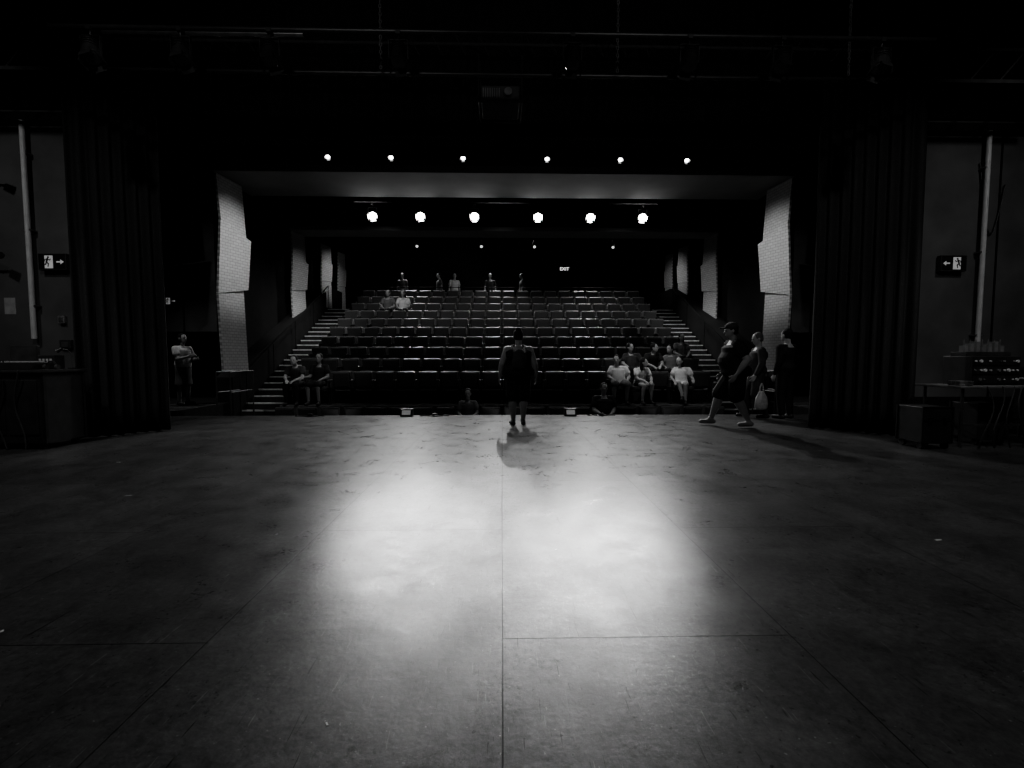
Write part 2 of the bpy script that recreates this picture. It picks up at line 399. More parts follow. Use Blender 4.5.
        if sleeve>0:
            if sleeve<=1: cap(sb,S,.062*kb+.008,S.lerp(E,sleeve),.058*kb+.02)
            else: cap(sb,S,.064*kb+.004,E,.056*kb); cap(sb,E,.056*kb,E.lerp(W,.93),.04)
            cap(sb,spine(.88),.07,S,.06*kb+.008)
        else: cap(sb,spine(.8)+V((sg*.07,0,0)),.085,spine(.96)+V((sg*.09,-.01,.0)),.045)
        if leglen=='long': cap(pb,hp,.10*kb,K,.075*kb); cap(pb,K,.075*kb,A+V((0,0,.02)),.06)
        elif leglen=='shorts': cap(pb,hp,.098*kb,hp.lerp(K,.92),.09*kb)
        elif leglen=='brief': cap(pb,hp,.10*kb,hp.lerp(K,.35),.09*kb)
        fb=B(); he=A+V((0,-.04,-.045)); to=A+ft+V((0,0,-.052))
        cap(fb,he,.044,to,.038); cap(fb,he,.043,A+V((0,.01,0)),.045)
        shs.append(fb)
    if skirt:
        loft(pb,[(P.x,P.y,z,rx,rx*.75) for z,rx in((.5,.21),(.7,.19),(.9,.17*b),(1.0,.15*b))],22)
    remesh('body',bm,skin,root,vox,2); remesh('shirt',sb,shirt,root,vox,3); remesh('skirt' if skirt else 'trousers' if leglen=='long' else 'shorts',pb,bottom,root,vox,3)
    for f in shs: remesh('shoe',f,shoe,root,vox,2)
    ell(hb,(0,-.022,.034),(.089,.099,.104),HX,20)
    loft(hb,[(0,-.045,-.07,.06,.05),(0,-.045,-.03,.084,.066),(0,-.035,.03,.087,.08)],16,HX)
    if hairstyle=='bun': ell(hb,(0,-.05,.125),(.055,.055,.04),HX)
    if hairstyle=='long':
        loft(hb,[(0,-.05,-.22,.07,.035),(0,-.055,-.12,.10,.05),(0,-.045,-.02,.098,.07),(0,-.03,.04,.088,.08)],16,HX)
    remesh('hair',hb,hair,root,vox,2)
    if caphat:
        cb=B(); ell(cb,(0,-.012,.066),(.095,.108,.08),HX,20); ell(cb,(0,.12,.062),(.06,.075,.012),HX,16); remesh('cap',cb,M_cdark,root,vox,1)
    if pack:
        vb=B(); y0=-.135*b
        loft(vb,[(0,y0-.02,1.04,.10,.05),(0,y0-.03,1.08,.13,.07),(0,y0-.03,1.22,.135,.075),(0,y0-.02,1.34,.11,.06),(0,y0,1.39,.06,.04)],20)
        remesh('backpack',vb,M_cdark,root,vox,2)
        for sg in(-1,1):
            st=B(); pp=[V((sg*.08,y0,1.36)),V((sg*.12,-.05,1.455)),V((sg*.14,.06,1.44)),V((sg*.15,.115*b,1.3)),V((sg*.16,.10*b,1.15))]
            for a_,b_ in zip(pp[:-1],pp[1:]): cap(st,a_,.02,b_,.02,8)
            remesh('strap',st,M_cgrey,root,vox,1)
    for sg in(-1,1):
        eb=B(); ell(eb,(sg*.031,.0905,.006),(.012,.008,.008),HX,10); mk('eye',eb,M_eye,root,smooth=True)
    return root
person('person with back turned wearing black tank top and backpack',(.30,8.45,0),4,1.77,bulk=1.46,skin=M_skin2,sleeve=.0,hairstyle='bun',pack=True,
    ov=dict(E=(.30,-.05,1.12),W=(.335,.04,.88),K=(.105,.015,.5),A=(.09,-.02,.09),HP=(.10,0,.92)),vox=.009,leglen='shorts',loose=.06)
person('person walking in black t-shirt, dark shorts and cap',(4.24,8.15,0),82,1.88,bulk=1.5,skin=M_skin2,shoe=M_shoe2,vox=.009,caphat=True,loose=.045,headpitch=-6,
    ov=dict(P=(0,.0,.88),Kr=(.10,.24,.53),Ar=(.10,.36,.12),Kl=(-.10,.03,.50),Al=(-.11,-.18,.11),El=(-.31,-.06,1.13),Wl=(-.30,.10,.89),Er=(.29,.02,1.12),Wr=(.28,.14,.90),N=(0,.05,1.45),H=(0,.10,1.62),S=(.175,.05,1.38)))
person('person in dark jacket carrying a pale plastic bag',(5.28,9.3,0),78,1.76,bulk=1.25,shirt=M_cdark,bottom=M_cdark,leglen='long',sleeve=1.5,vox=.01,hair=M_hair2,headpitch=-14,
    ov=dict(Kr=(.10,.14,.52),Ar=(.10,.17,.10),Kl=(-.10,.06,.50),Al=(-.11,-.14,.10),El=(-.27,.0,1.13),Wl=(-.28,.12,.90)))
person('person in dark clothes standing beside the stage curtain',(5.85,9.25,0),20,1.84,bulk=1.2,leglen='long',sleeve=1.5,vox=.011)
person('person in light top holding a phone near the side door',(-7.72,11.2,.11),-105,1.72,bulk=1.1,shirt=M_cwhite,bottom=M_cgrey,leglen='brief',skirt=True,vox=.011,hairstyle='long',
    ov=dict(Er=(.22,.1,1.13),Wr=(.14,.36,1.2),El=(-.22,.06,1.12),Wl=(-.1,.33,1.14)))
def sit(label,r,x,**kw):
    kw.setdefault('yaw',180); yaw=kw.pop('yaw'); yy=kw.pop('dy',0)
    return person(label,(x,ROWY(r)-.2+yy,ROWZ(r)),yaw,pose=SIT,**kw)
LEAN=dict(N=(0,.10,1.0),H=(0,.20,1.14),S=(.18,.10,.93),E=(.22,.24,.70),W=(.10,.42,.64))
SLOUCH=dict(P=(0,.06,.49),N=(.04,-.03,.99),H=(.06,.03,1.15),S=(.175,-.02,.92),E=(.27,.05,.70),W=(.16,.26,.60))
sit('seated child with short hair in grey top',0,sx(8),h=1.72,shirt=M_cgrey,headpitch=-8)
sit('seated person in dark shirt in the front row',0,sx(14),h=1.9,shirt=M_cdark,leglen='long',bulk=1.25)
sit('seated person in dark top leaning forward, arms on knees',1,sx(0),shirt=M_cdark,leglen='long',ov=LEAN)
sit('seated person in dark clothes with arms resting forward',1,sx(1),shirt=M_cblack,leglen='shorts',skin=M_skin2,hairstyle='long',yaw=178,ov=dict(Wr=(.3,.3,.7)))
sit('seated person in white t-shirt and light shorts',1,sx(15),shirt=M_cwhite,bottom=M_cgrey,bulk=1.15,headyaw=-25,ov=dict(SLOUCH,Wr=(.22,.3,.66),Kr=(.2,.4,.53),Ar=(.2,.36,.09)))
sit('seated person in white top with long hair looking aside',1,sx(16),shirt=M_cwhite,bottom=M_cdark,hairstyle='long',headyaw=45,leglen='brief',h=1.66,yaw=196,ov=LEAN)
sit('seated person in pale blouse with bare crossed legs',1,sx(18),shirt=M_cwhite,bottom=M_cwhite,hairstyle='long',headyaw=-20,leglen='brief',h=1.7,yaw=155,dy=-.02,ov=dict(SLOUCH,Kr=(.04,.43,.58),Ar=(-.06,.46,.2),Wl=(-.3,.15,.66)))
sit('seated person in dark shirt with short hair',2,sx(16),shirt=M_cdark,leglen='long',bulk=1.15,headyaw=30,ov=SLOUCH)
sit('seated person in black t-shirt looking sideways',2,sx(17),shirt=M_cblack,headyaw=50,hairstyle='bun',ov=LEAN)
sit('seated person in grey t-shirt',2,sx(18),shirt=M_cgrey,h=1.68,headyaw=-40,yaw=165,ov=SLOUCH)
sit('seated person in grey top near the aisle',3,sx(19),shirt=M_cgrey,h=1.65,hairstyle='long')
sit('seated person in grey shirt in an upper row',8,sx(2),shirt=M_cgrey,vox=.014)
sit('seated person in white shirt in an upper row',8,sx(3),shirt=M_cwhite,vox=.014,hairstyle='long')
for i,(x,sh,lb,yw) in enumerate(((-4.2,M_cgrey,'person in grey shirt standing behind the last row',170),(-2.65,M_cgrey,'person in grey jacket standing behind the last row',120),
     (-2.0,M_cwhite,'person in white shirt standing behind the last row',200),(-.5,M_cdark,'person in dark clothes standing by the rear rail',180),(.85,M_cgrey,'person in grey top standing by the rear rail',90))):
    person(lb,(x,19.5,3.2),yw,1.62,shirt=sh,leglen='long',vox=.015)
# plastic bag held by walking person
o=empty('plastic_bag',(5.17,8.93,.22),'crumpled pale plastic carrier bag hanging from a hand','bag')
bm=B(); loft(bm,[(0,0,0,.08,.05),(0,0,.04,.125,.075),(.0,0,.14,.13,.08),(0,0,.25,.10,.06),(0,0,.33,.06,.03),(0,0,.37,.045,.02)],24)
for v in bm.verts: v.co+=V((random.uniform(-.012,.012),random.uniform(-.012,.012),0))
mk('bag_body',bm,M_bag,o,smooth=True)
for y in(-.012,.012):
    bm=B()
    for a,b in(((-.035,y,.35),(-.03,y,.46)),((-.03,y,.46),(.0,y,.53)),((.0,y,.53),(.03,y,.46)),((.03,y,.46),(.035,y,.35))): cap(bm,a,.006,b,.006,8)
    mk('bag_handle',bm,M_bag,o)
# ---------------------------------------------------------------- curtains
def curtain(pts,z0,z1,label,name='stage_curtain',amp=.07,wl=.17,m=None):
    bm=B(); P=[V((p[0],p[1],0)) for p in pts]; L=[0]
    for a,b in zip(P[:-1],P[1:]): L.append(L[-1]+(b-a).length)
    T=L[-1]; n=int(T/.018); cols=[]
    rnd=random.Random(int(T*1000)); ph=[rnd.uniform(0,6) for _ in range(4)]
    NZ=14
    for i in range(n+1):
        u=T*i/n; k=0
        while k<len(L)-2 and u>L[k+1]: k+=1
        f=(u-L[k])/(L[k+1]-L[k]); p=P[k].lerp(P[k+1],f); d=(P[k+1]-P[k]).normalized(); nn=V((-d.y,d.x,0))
        col=[]
        for j in range(NZ+1):
            z=z0+(z1-z0)*j/NZ; w=1.0-.35*j/NZ
            off=amp*w*(math.sin(2*math.pi*u/wl+1.1*math.sin(u*3+ph[0])+.3*math.sin(z*.9+ph[1]))+.35*math.sin(2*math.pi*u/(wl*2.7)+ph[2]+.2*z))
            q=p+nn*off; col.append(bm.verts.new((q.x,q.y,z)))
        cols.append(col)
    for a,b in zip(cols[:-1],cols[1:]):
        for j in range(NZ): bm.faces.new((a[j],b[j],b[j+1],a[j+1]))
    o=mk(name,bm,m or M_velvet,smooth=True,label=label,cat='curtain')
    s=o.modifiers.new('s','SOLIDIFY'); s.thickness=.006
    return o
curtain([(-6.5,7.1),(-6.3,7.25),(-5.74,7.95)],.02,6.2,'heavy black velvet stage curtain hanging in folds to the floor')
curtain([(6.45,6.95),(6.25,7.05),(5.5,8.0)],.02,6.2,'heavy black velvet stage curtain beside the equipment table')
curtain([(-6.6,8.2),(6.4,8.2)],5.35,7.6,'black border cloth hanging across the top of the opening',name='border_curtain',amp=.03,wl=.3,m=M_black)
# ---------------------------------------------------------------- lights fixtures
def stage_light(loc,aim,r=.11,lens=None,label='black theatre spotlight hanging from a lighting bar',group=None,hang=.3,name='spotlight'):
    loc=V(loc); d=(V(aim)-loc).normalized(); q=V((0,0,-1)).rotation_difference(d)
    o=empty(name,loc,label,'stage light',group=group)
    k=r/.11
    bm=B(); tube(bm,(0,0,.22*k),(0,0,-.04*k),.085*k,.105*k,18); tube(bm,(0,0,-.04*k),(0,0,-.12*k),.118*k,.118*k,18); tube(bm,(0,0,.22*k),(0,0,.27*k),.085*k,.05*k,18)
    for a in range(3): tube(bm,(0,0,.05*k+a*.05*k),(0,0,.06*k+a*.05*k),.112*k,.112*k,18)
    c=mk('lamp_body',bm,M_blackmetal,o,bevel=.004); c.rotation_mode='QUATERNION'; c.rotation_quaternion=q
    bm=B(); tube(bm,(0,0,-.12*k),(0,0,-.132*k),.1*k,.09*k,20)
    c=mk('lens',bm,lens or M_lens0,o); c.rotation_mode='QUATERNION'; c.rotation_quaternion=q
    bm=B()
    for sg in(-1,1):
        bx(bm,sg*.13*k-.004,sg*.13*k+.004,-.018,.018,-.03,hang*.65)
    bx(bm,-.134*k,.134*k,-.018,.018,hang*.65-.008,hang*.65)
    tube(bm,(0,0,hang*.65),(0,0,hang),.012,seg=8); bx(bm,-.03,.03,-.04,.04,hang-.05,hang+.0)
    mk('yoke',bm,M_blackmetal,o)
    for a in range(4):
        R=Matrix.Rotation(a*math.pi/2,4,'Z')
        t=B(); bx(t,-.08*k,.08*k,.118*k,.124*k,-.22*k,-.12*k,Matrix.Rotation(math.radians(12),4,'X')); t.transform(R)
        c=mk('barn_door',t,M_blackmetal,o); c.rotation_mode='QUATERNION'; c.rotation_quaternion=q
    return o,d
def spot(loc,d,power,ang,blend=.5,rad=.08,name='lamp'):
    l=bpy.data.lights.new(name,'SPOT'); l.energy=power; l.spot_size=math.radians(ang); l.spot_blend=blend; l.shadow_soft_size=rad
    o=bpy.data.objects.new(name,l); o.location=loc; o.rotation_mode='QUATERNION'; o.rotation_quaternion=V((0,0,-1)).rotation_difference(V(d).normalized()); COL.objects.link(o); return o
XS=[-3.68,-2.32,-.78,1.04,2.55,4.06]
PO=[(-.80,3.3),(-.66,4.1),(-.58,3.5),(.44,2.75),(.55,3.2),(.66,2.6)]
WP=[820,640,520,520,640,900]
for x,po,wp in zip(XS,PO,WP):
    L0=V((x,13.3,5.31))
    _,d=stage_light(L0,(x*.4,4.2,.6),.105,M_lens,'lit theatre spotlight on a bar aimed at the stage',group='lit front-of-house spotlights',hang=.32)
    spot(L0+d*.3,(V((x*.9,7.0,0))-L0),wp,62,1,.05)
    spot(L0+d*.31,(V((po[0],po[1],0))-L0),820,6.2,.9,.05)
    spot(L0+d*.32,(V((po[0]*.8,po[1]-.1,0))-L0),420,14,1,.05)
def pipe(name,p1,p2,r,label,m=None,hang=None):
    o=empty(name,(V(p1)+V(p2))/2,label,'lighting bar')
    c=(V(p1)+V(p2))/2; bm=B(); tube(bm,V(p1)-c,V(p2)-c,r,seg=14); mk('pipe',bm,m or M_blackmetal,o)
    if hang:
        L=(V(p2)-V(p1)).length
        for t in(-.42,0.13,.42):
            bm=B(); tube(bm,(t*L,0,0),(t*L,0,hang-c.z),.006,seg=6); mk('hanger_cable',bm,M_black,o)
pipe('lighting_bar',(-4.2,13.3,5.66),(4.5,13.3,5.66),.025,'black lighting bar carrying the lit front spotlights',M_black,7.2)
pipe('lighting_bar',(-6,10.2,5.83),(6,10.2,5.83),.02,'black bar carrying small downlights',M_black,7.2)
for x in[-3.76,-2.4,-.84,.99,2.6,4.07]:
    _,d=stage_light((x,10.2,5.62),(x*.8,6.5,1.5),.05,M_lens2,'small lit downlight on a bar above the stage edge',group='small downlights',hang=.2,name='downlight')
for x in(-3.1,-.75,1.2,4.1):
    stage_light((x,17.0,5.35),(x*.9,10,1.5),.05,M_lens3,'small dim spotlight on the rear bar',group='rear bar spotlights',hang=.25)
pipe('lighting_bar',(-6,17.0,5.62),(6,17.0,5.62),.02,'black rear lighting bar',M_black,7.2)
pipe('lighting_bar',(-5.75,6.6,5.2),(5.75,6.6,5.2),.03,'long black batten above the stage',None,8.2)
pipe('lighting_bar',(-5.6,6.0,5.35),(5.6,6.0,5.35),.03,'black batten with lamps above the stage',None,8.2)
pipe('lighting_bar',(-5.2,6.3,5.50),(-2.6,6.3,5.50),.035,'short grey steel pipe in the rig above the stage',M_steel,8.2)
def truss(y,z,x0,x1,label):
    o=empty('lighting_truss',((x0+x1)/2,y,z),label,'truss'); h=(x1-x0)/2
    for dy,dz in((-.15,0),(.15,0),(0,.26)):
        bm=B(); tube(bm,(-h,dy,dz),(h,dy,dz),.025,seg=10); mk('chord',bm,M_cdark,o)
    bm=B(); n=int((x1-x0)/.35)
    for i in range(n):
        a=-h+i*(2*h/n); b=a+2*h/n; m_=(a+b)/2
        for dy in(-.15,.15): tube(bm,(a,dy,0),(m_,0,.26),.01,seg=6); tube(bm,(m_,0,.26),(b,dy,0),.01,seg=6)
        tube(bm,(a,-.15,0),(b,.15,0),.01,seg=6)
    mk('lattice',bm,M_blackmetal,o)
truss(7.2,5.9,-5.9,5.9,'dark triangular lighting truss across the stage')
for x in(-5.1,-4.0,-2.9,-1.3,.9,2.4,3.6,4.9):
    stage_light((x,6.0,5.05),(x*.6,4,0),.1,M_lens0,'unlit black spotlight hanging from the stage batten',group='unlit stage spotlights')
def chain(x,y,z0,z1):
    bm=B(); n=int((z1-z0)/.05)
    for i in range(n):
        z=z0+.05*i; R=Matrix.Translation((0,0,z-z0+.03))@Matrix.Rotation(math.pi/2*(i%2),4,'Z')
        pts=[R@V((.016*math.cos(a),0,.03*math.sin(a))) for a in[k*math.pi/4 for k in range(8)]]
        for a,b in zip(pts,pts[1:]+pts[:1]): tube(bm,a,b,.008,seg=5)
    mk('hoist_chain',bm,M_cgrey,loc=(x,y,z0),label='steel hoist chain hanging from the rig above the stage',cat='chain',group='hoist chains')
chain(-1.65,6.5,5.19,8.18); chain(1.6,6.5,5.19,8.18); chain(4.85,6.5,5.19,8.18)
o=empty('projector',(-.02,7.5,5.2),'black ceiling-hung projector in a cage above the stage','projector')
bm=B(); bx(bm,-.3,.3,-.25,.3,0,.24); mk('body',bm,M_case,o,bevel=.02)
bm=B(); tube(bm,(.12,-.25,.12),(.12,-.31,.12),.06,seg=20); mk('lens_ring',bm,M_steel,o)
bm=B()
for k in range(8): bx(bm,-.27+k*.035,-.255+k*.035,-.262,-.25,.05,.19)
mk('vent_grille',bm,M_steel,o)
bm=B()
for x in(-.33,.33):
    for y in(-.28,.33): tube(bm,(x,y,-.03),(x,y,.95),.012,seg=8)
for z in(-.03,.36):
    for x in(-.33,.33): tube(bm,(x,-.28,z),(x,.33,z),.01,seg=8)
    for y in(-.28,.33): tube(bm,(-.33,y,z),(.33,y,z),.01,seg=8)
mk('hanging_frame',bm,M_blackmetal,o)
for s in(-1,1):
    bm=B(); 
    for z in(0,.5): bx(bm,-1.4,1.4,-.05,.05,z,z+.06)
    for k in range(6):
        x=-1.3+k*.5; tube(bm,(x,0,.05),(x+.4,0,.52),.018,seg=8)
    mk('steel_beam',bm,M_cdark,loc=(s*8.0,7.6,5.75),label='dark steel lattice beam high on the wing wall',cat='beam',group='wing beams')
# ---------------------------------------------------------------- wall pipes, signs
def vpipe(x,y,z0,z1,r,label):
    o=empty('wall_pipe',(x,y,z0),label,'pipe')
    bm=B(); tube(bm,(0,0,0),(0,0,z1-z0),r,seg=16); mk('pipe',bm,M_pipe,o,smooth=False)
    for t in(.15,.5,.85):
        bm=B(); bx(bm,-r-.03,r+.03,-.02,.1,(z1-z0)*t,(z1-z0)*t+.03); mk('bracket',bm,M_steel,o)
vpipe(-8.5,8.5,1.6,5.45,.042,'pale vertical pipe fixed to the grey wing wall')
vpipe(9.05,8.5,1.0,5.45,.042,'pale vertical pipe fixed to the grey wing wall')
def run_man(bm,ox,s):
    def st(a,b,r): 
        a=V((ox+a[0]*s,0,a[1]*s)); b=V((ox+b[0]*s,0,b[1]*s)); cap(bm,a,r*s,b,r*s,8)
    st((.12,.42),(.13,.43),.085); st((.06,.28),(-.04,.0),.08)
    st((.06,.28),(.25,.16),.04); st((.25,.16),(.34,.26),.035); st((.04,.28),(-.16,.22),.04); st((-.16,.22),(-.22,.06),.035)
    st((-.04,-.02),(.14,-.18),.055); st((.14,-.18),(.08,-.42),.045); st((-.04,-.02),(-.14,-.24),.055); st((-.14,-.24),(-.36,-.26),.045)
    for v in bm.verts: v.co.y*=.15
def arrow(bm,ox,s,dirx):
    pts=[(-.4,.08),(.05,.08),(.05,.26),(.42,0),(.05,-.26),(.05,-.08),(-.4,-.08)]
    R=[[V((ox+dirx*p[0]*s,y,p[1]*s)) for p in pts] for y in(-.004,.004)]
    rings_mesh(bm,R); bmesh.ops.recalc_face_normals(bm,faces=bm.faces)
def exit_sign(loc,w,h,mir,label):
    o=empty('exit_sign',loc,label,'exit sign')
    bm=B(); bx(bm,-w/2,w/2,0,.1,-h/2,h/2); mk('sign_box',bm,M_sign,o,bevel=.008)
    bm=B()
    for c in((-w/2,w/2,-h/2-.012,-h/2),(-w/2,w/2,h/2,h/2+.012)): bx(bm,c[0],c[1],-.01,.07,c[2],c[3])
    for sg in(-1,1): bx(bm,sg*(w/2+.006)-.006,sg*(w/2+.006)+.006,-.01,.07,-h/2-.012,h/2+.012)
    mk('frame',bm,M_cdark,o)
    s=h*.78; mx=-1 if mir else 1; dx=mx*(-w*.2)
    # white doorway block with dark figure on it
    bm=B(); c0=dx+mx*h*.10; bx(bm,c0-h*.27,c0+h*.27,-.004,.002,-h*.42,h*.42); mk('doorway_block',bm,M_signlit,o)
    bm=B(); run_man(bm,0,s*.92)
    for v in bm.verts: v.co.x=v.co.x*mx+dx; v.co.y-=.008
    mk('running_figure',bm,M_sign,o)
    bm=B(); arrow(bm,mx*w*.29,s*.75,mx)
    for v in bm.verts: v.co.y-=.006
    mk('arrow',bm,M_signlit,o)
exit_sign((-8.10,8.5,2.98),.47,.27,False,'dark exit sign with running figure doorway and arrow')
exit_sign((8.5,8.5,3.03),.47,.27,True,'dark exit sign with running figure doorway and arrow')
exit_sign((-8.75,12.3,2.75),.34,.2,False,'small dim exit sign over the side door')
def text(name,s,loc,size,m,parent=None):
    c=bpy.data.curves.new(name,'FONT'); c.body=s; c.size=size; c.align_x='CENTER'; c.align_y='CENTER'; c.extrude=.004
    t=bpy.data.objects.new('t',c); COL.objects.link(t)
    dg=bpy.context.evaluated_depsgraph_get(); me=bpy.data.meshes.new_from_object(t.evaluated_get(dg)); bpy.data.objects.remove(t)
    me.materials.clear(); me.materials.append(m); o=bpy.data.objects.new(name,me); o.location=loc; o.rotation_euler=(math.pi/2,0,0); finish(o,parent); return o
o=empty('exit_sign',(2.75,20.2,5.15),'small lit exit sign hanging at the rear of the auditorium','exit sign')
bm=B(); bx(bm,-.22,.22,0,.06,-.13,.13); mk('sign_box',bm,M_sign,o)
text('lettering','EXIT',(0,-.005,0),.2,mat('sign_lit_bright',.9,.5,emit=1.2),o)
bm=B(); tube(bm,(0,.03,.13),(0,.03,2.0),.01,seg=8); mk('rod',bm,M_blackmetal,o)
def wallbox(name,loc,w,h,m,label,cat,d=.06):
    o=empty(name,loc,label,cat)
    bm=B(); bx(bm,-w/2,w/2,-d,0,-h/2,h/2); mk('housing',bm,m,o,bevel=.006)
    bm=B(); bx(bm,-w*.3,w*.3,-d-.01,-d,-h*.3,h*.3); mk('cover',bm,M_steel,o)
wallbox('socket_box',(-8.05,8.6,1.95),.12,.14,M_cgrey,'small grey socket box on the wing wall','socket')
wallbox('control_box',(-8.0,8.6,1.5),.2,.16,M_case,'dark control box on the wing wall','switch box')
bm=B(); bx(bm,-.1,.1,-.004,0,-.15,.15); mk('paper_notice',bm,M_paper,loc=(-9.0,8.6,2.2),label='white paper notice on the grey wing wall',cat='notice')
for z in(3.1,4.55):
    o=empty('boom_lamp',(-9.3,8.3,z),'small black lamp on a horizontal side arm','stage light',group='side arm lamps')
    bm=B(); tube(bm,(0,0,0),(.38,0,0),.018,seg=8); tube(bm,(0,.3,0),(0,0,0),.018,seg=8); mk('arm',bm,M_blackmetal,o)
    bm=B(); tube(bm,(.38,0,-.02),(.55,-.05,-.06),.05,.06,14); mk('lamp_body',bm,M_cdark,o)
bm=B(); pts=[V((8.98+.5*t,8.57,4.9-1.1*math.sin(t*math.pi)-.4*t)) for t in[i/14 for i in range(15)]]
for a,b in zip(pts[:-1],pts[1:]): cap(bm,a,.012,b,.012,8)
mk('hanging_cable',bm,M_blackmetal,label='black cable looped down the grey wall',cat='cable')
# ---------------------------------------------------------------- equipment left
def knobs(bm,nx,ny,w,d,z,r=.008):
    for i in range(nx):
        for j in range(ny): tube(bm,(-w/2+w*(i+.5)/nx,-d/2+d*(j+.5)/ny,z),(-w/2+w*(i+.5)/nx,-d/2+d*(j+.5)/ny,z+.018),r,seg=8)
DX,DY=-6.72,6.6
o=empty('prompt_desk',(DX,DY,0),'dark stage manager desk with metal edging','desk')
bm=B(); bx(bm,-.5,.5,-.3,.3,.08,1.05); mk('cabinet',bm,M_case,o,bevel=.01)
bm=B(); bx(bm,-.54,.54,-.34,.34,1.05,1.09); mk('worktop',bm,M_cdark,o,bevel=.006)
for x in(-.49,.49):
    for y in(-.29,.29):
        bm=B(); bx(bm,x-.02,x+.02,y-.02,y+.02,.08,1.05); mk('edging',bm,M_blackmetal,o)
for x in(-.4,.4):
    for y in(-.22,.22):
        bm=B(); tube(bm,(x-.02,y,.04),(x+.02,y,.04),.04,seg=12); mk('caster',bm,M_shoe,o)
for x0,x1 in((-.42,-.02),(.02,.42)):
    bm=B(); bx(bm,x0,x1,-.312,-.3,.2,.95); mk('door',bm,M_case,o,bevel=.006)
for k in range(3):
    bm=B(); x=-.3+.25*k; pts=[V((x+.06*math.sin(t*6+k),-.35-.03*math.sin(t*4+k),1.06*(1-t)+.02)) for t in[i/12 for i in range(13)]]
    for a,b in zip(pts[:-1],pts[1:]): cap(bm,a,.010,b,.010,6)
    mk('desk_cable',bm,M_plastic,None,loc=(DX,DY,0),label='loose black cable hanging down the desk front',cat='cable',group='desk cables')
o=empty('control_console',(DX+.05,DY-.08,1.09),'low black control console with rows of knobs','console')
bm=B(); bx(bm,-.26,.26,-.18,.18,.0,.1); mk('body',bm,M_case,o,bevel=.01)
bm=B(); knobs(bm,10,4,.46,.28,.1); mk('knob',bm,M_pipe,o)
o=empty('monitor',(DX-.25,DY+.22,1.09),'small dark flat monitor on a stand','monitor')
bm=B(); bx(bm,-.2,.2,-.015,.02,.08,.34); mk('screen_housing',bm,M_case,o,bevel=.006)
bm=B(); bx(bm,-.185,.185,-.018,-.015,.095,.325); mk('screen',bm,M_lens0,o)
bm=B(); bx(bm,-.1,.1,-.07,.09,0,.012); bx(bm,-.02,.02,0,.03,0,.1); mk('stand',bm,M_blackmetal,o)
o=empty('desk_lamp',(DX+.40,DY+.24,1.09),'small black gooseneck desk lamp','lamp')
bm=B(); tube(bm,(0,0,0),(0,0,.02),.05,seg=14); mk('base',bm,M_blackmetal,o)
bm=B(); pp=[(0,0,.02),(0,0,.22),(-.03,-.03,.28),(-.09,-.06,.29)]
for a,b in zip(pp[:-1],pp[1:]): cap(bm,a,.007,b,.007,8)
mk('neck',bm,M_steel,o)
bm=B(); tube(bm,(-.08,-.06,.30),(-.13,-.09,.26),.015,.035,12); mk('lamp_shade',bm,M_blackmetal,o)
o=empty('intercom_unit',(DX+.14,DY+.2,1.09),'small black intercom box with pale buttons','intercom')
bm=B(); bx(bm,-.12,.12,-.08,.08,0,.2); mk('housing',bm,M_case,o,bevel=.008)
for i in range(4):
    bm=B(); bx(bm,-.09+i*.05,-.06+i*.05,-.088,-.08,.12,.15); mk('button',bm,M_pipe,o)
bm=B(); bx(bm,-.09,.09,-.085,-.08,.03,.09); mk('speaker_grille',bm,M_steel,o)
o=empty('headset',(DX+.43,DY-.1,1.09),'black headset lying on the desk','headset')
bm=B(); pts=[V((.08*math.cos(a),0,.03+.08*math.sin(a))) for a in[math.pi*i/10 for i in range(11)]]
for a,b in zip(pts[:-1],pts[1:]): cap(bm,a,.008,b,.008,6)
mk('headband',bm,M_blackmetal,o)
for sg in(-1,1):
    bm=B(); tube(bm,(sg*.065,0,.035),(sg*.095,0,.035),.034,seg=14); mk('ear_cup',bm,M_plastic,o)
def roadcase(loc,w,d,h,label,rot=0):
    o=empty('road_case',loc,label,'flight case',rot=(0,0,rot))
    bm=B(); bx(bm,-w/2,w/2,-d/2,d/2,.09,h); mk('body',bm,M_case,o,bevel=.008)
    for x in(-1,1):
        for y in(-1,1):
            bm=B(); bx(bm,x*w/2-.010,x*w/2+.010,y*d/2-.010,y*d/2+.010,.09,h); mk('metal_edge',bm,M_blackmetal,o)
    for z in(.09,h*.7,h):
        for y in(-1,1):
            bm=B(); bx(bm,-w/2,w/2,y*d/2-.008,y*d/2+.008,z-.008,z+.008); mk('metal_edge',bm,M_blackmetal,o)
    for x in(-.25*w,.25*w):
        bm=B(); bx(bm,x-.03,x+.03,-d/2-.02,-d/2,h*.66,h*.76); mk('latch',bm,M_blackmetal,o)
    for x in(-.4,.4):
        for y in(-.35,.35):
            bm=B(); tube(bm,(x*w-.018,y*d,.045),(x*w+.018,y*d,.045),.045,seg=14); mk('caster',bm,M_shoe,o)
roadcase((-7.75,7.3,0),.8,.6,1.2,'black flight case with metal edges in the wing')
roadcase((5.95,6.25,0),.42,.4,.58,'low black flight case beside the curtain')
o=empty('boom_stand',(-7.0,7.7,0),'tall thin black stand with tripod base','stand')
bm=B(); tube(bm,(0,0,.1),(0,0,2.1),.014,seg=8); mk('pole',bm,M_blackmetal,o)
for a in(0,2.1,4.2):
    bm=B(); tube(bm,(0,0,.35),(.35*math.cos(a),.35*math.sin(a),.01),.012,seg=8); mk('leg',bm,M_blackmetal,o)
TX=7.15
o=empty('equipment_table',(TX,6.45,0),'black folding table with metal legs holding sound gear','table')
bm=B(); bx(bm,-.85,.85,-.35,.35,.83,.86); mk('tabletop',bm,M_cgrey,o,bevel=.005)
for x in(-.75,.75):
    for y in(-.28,.28):
        bm=B(); tube(bm,(x,y,0),(x,y,.83),.018,seg=10); mk('leg',bm,M_steel,o)
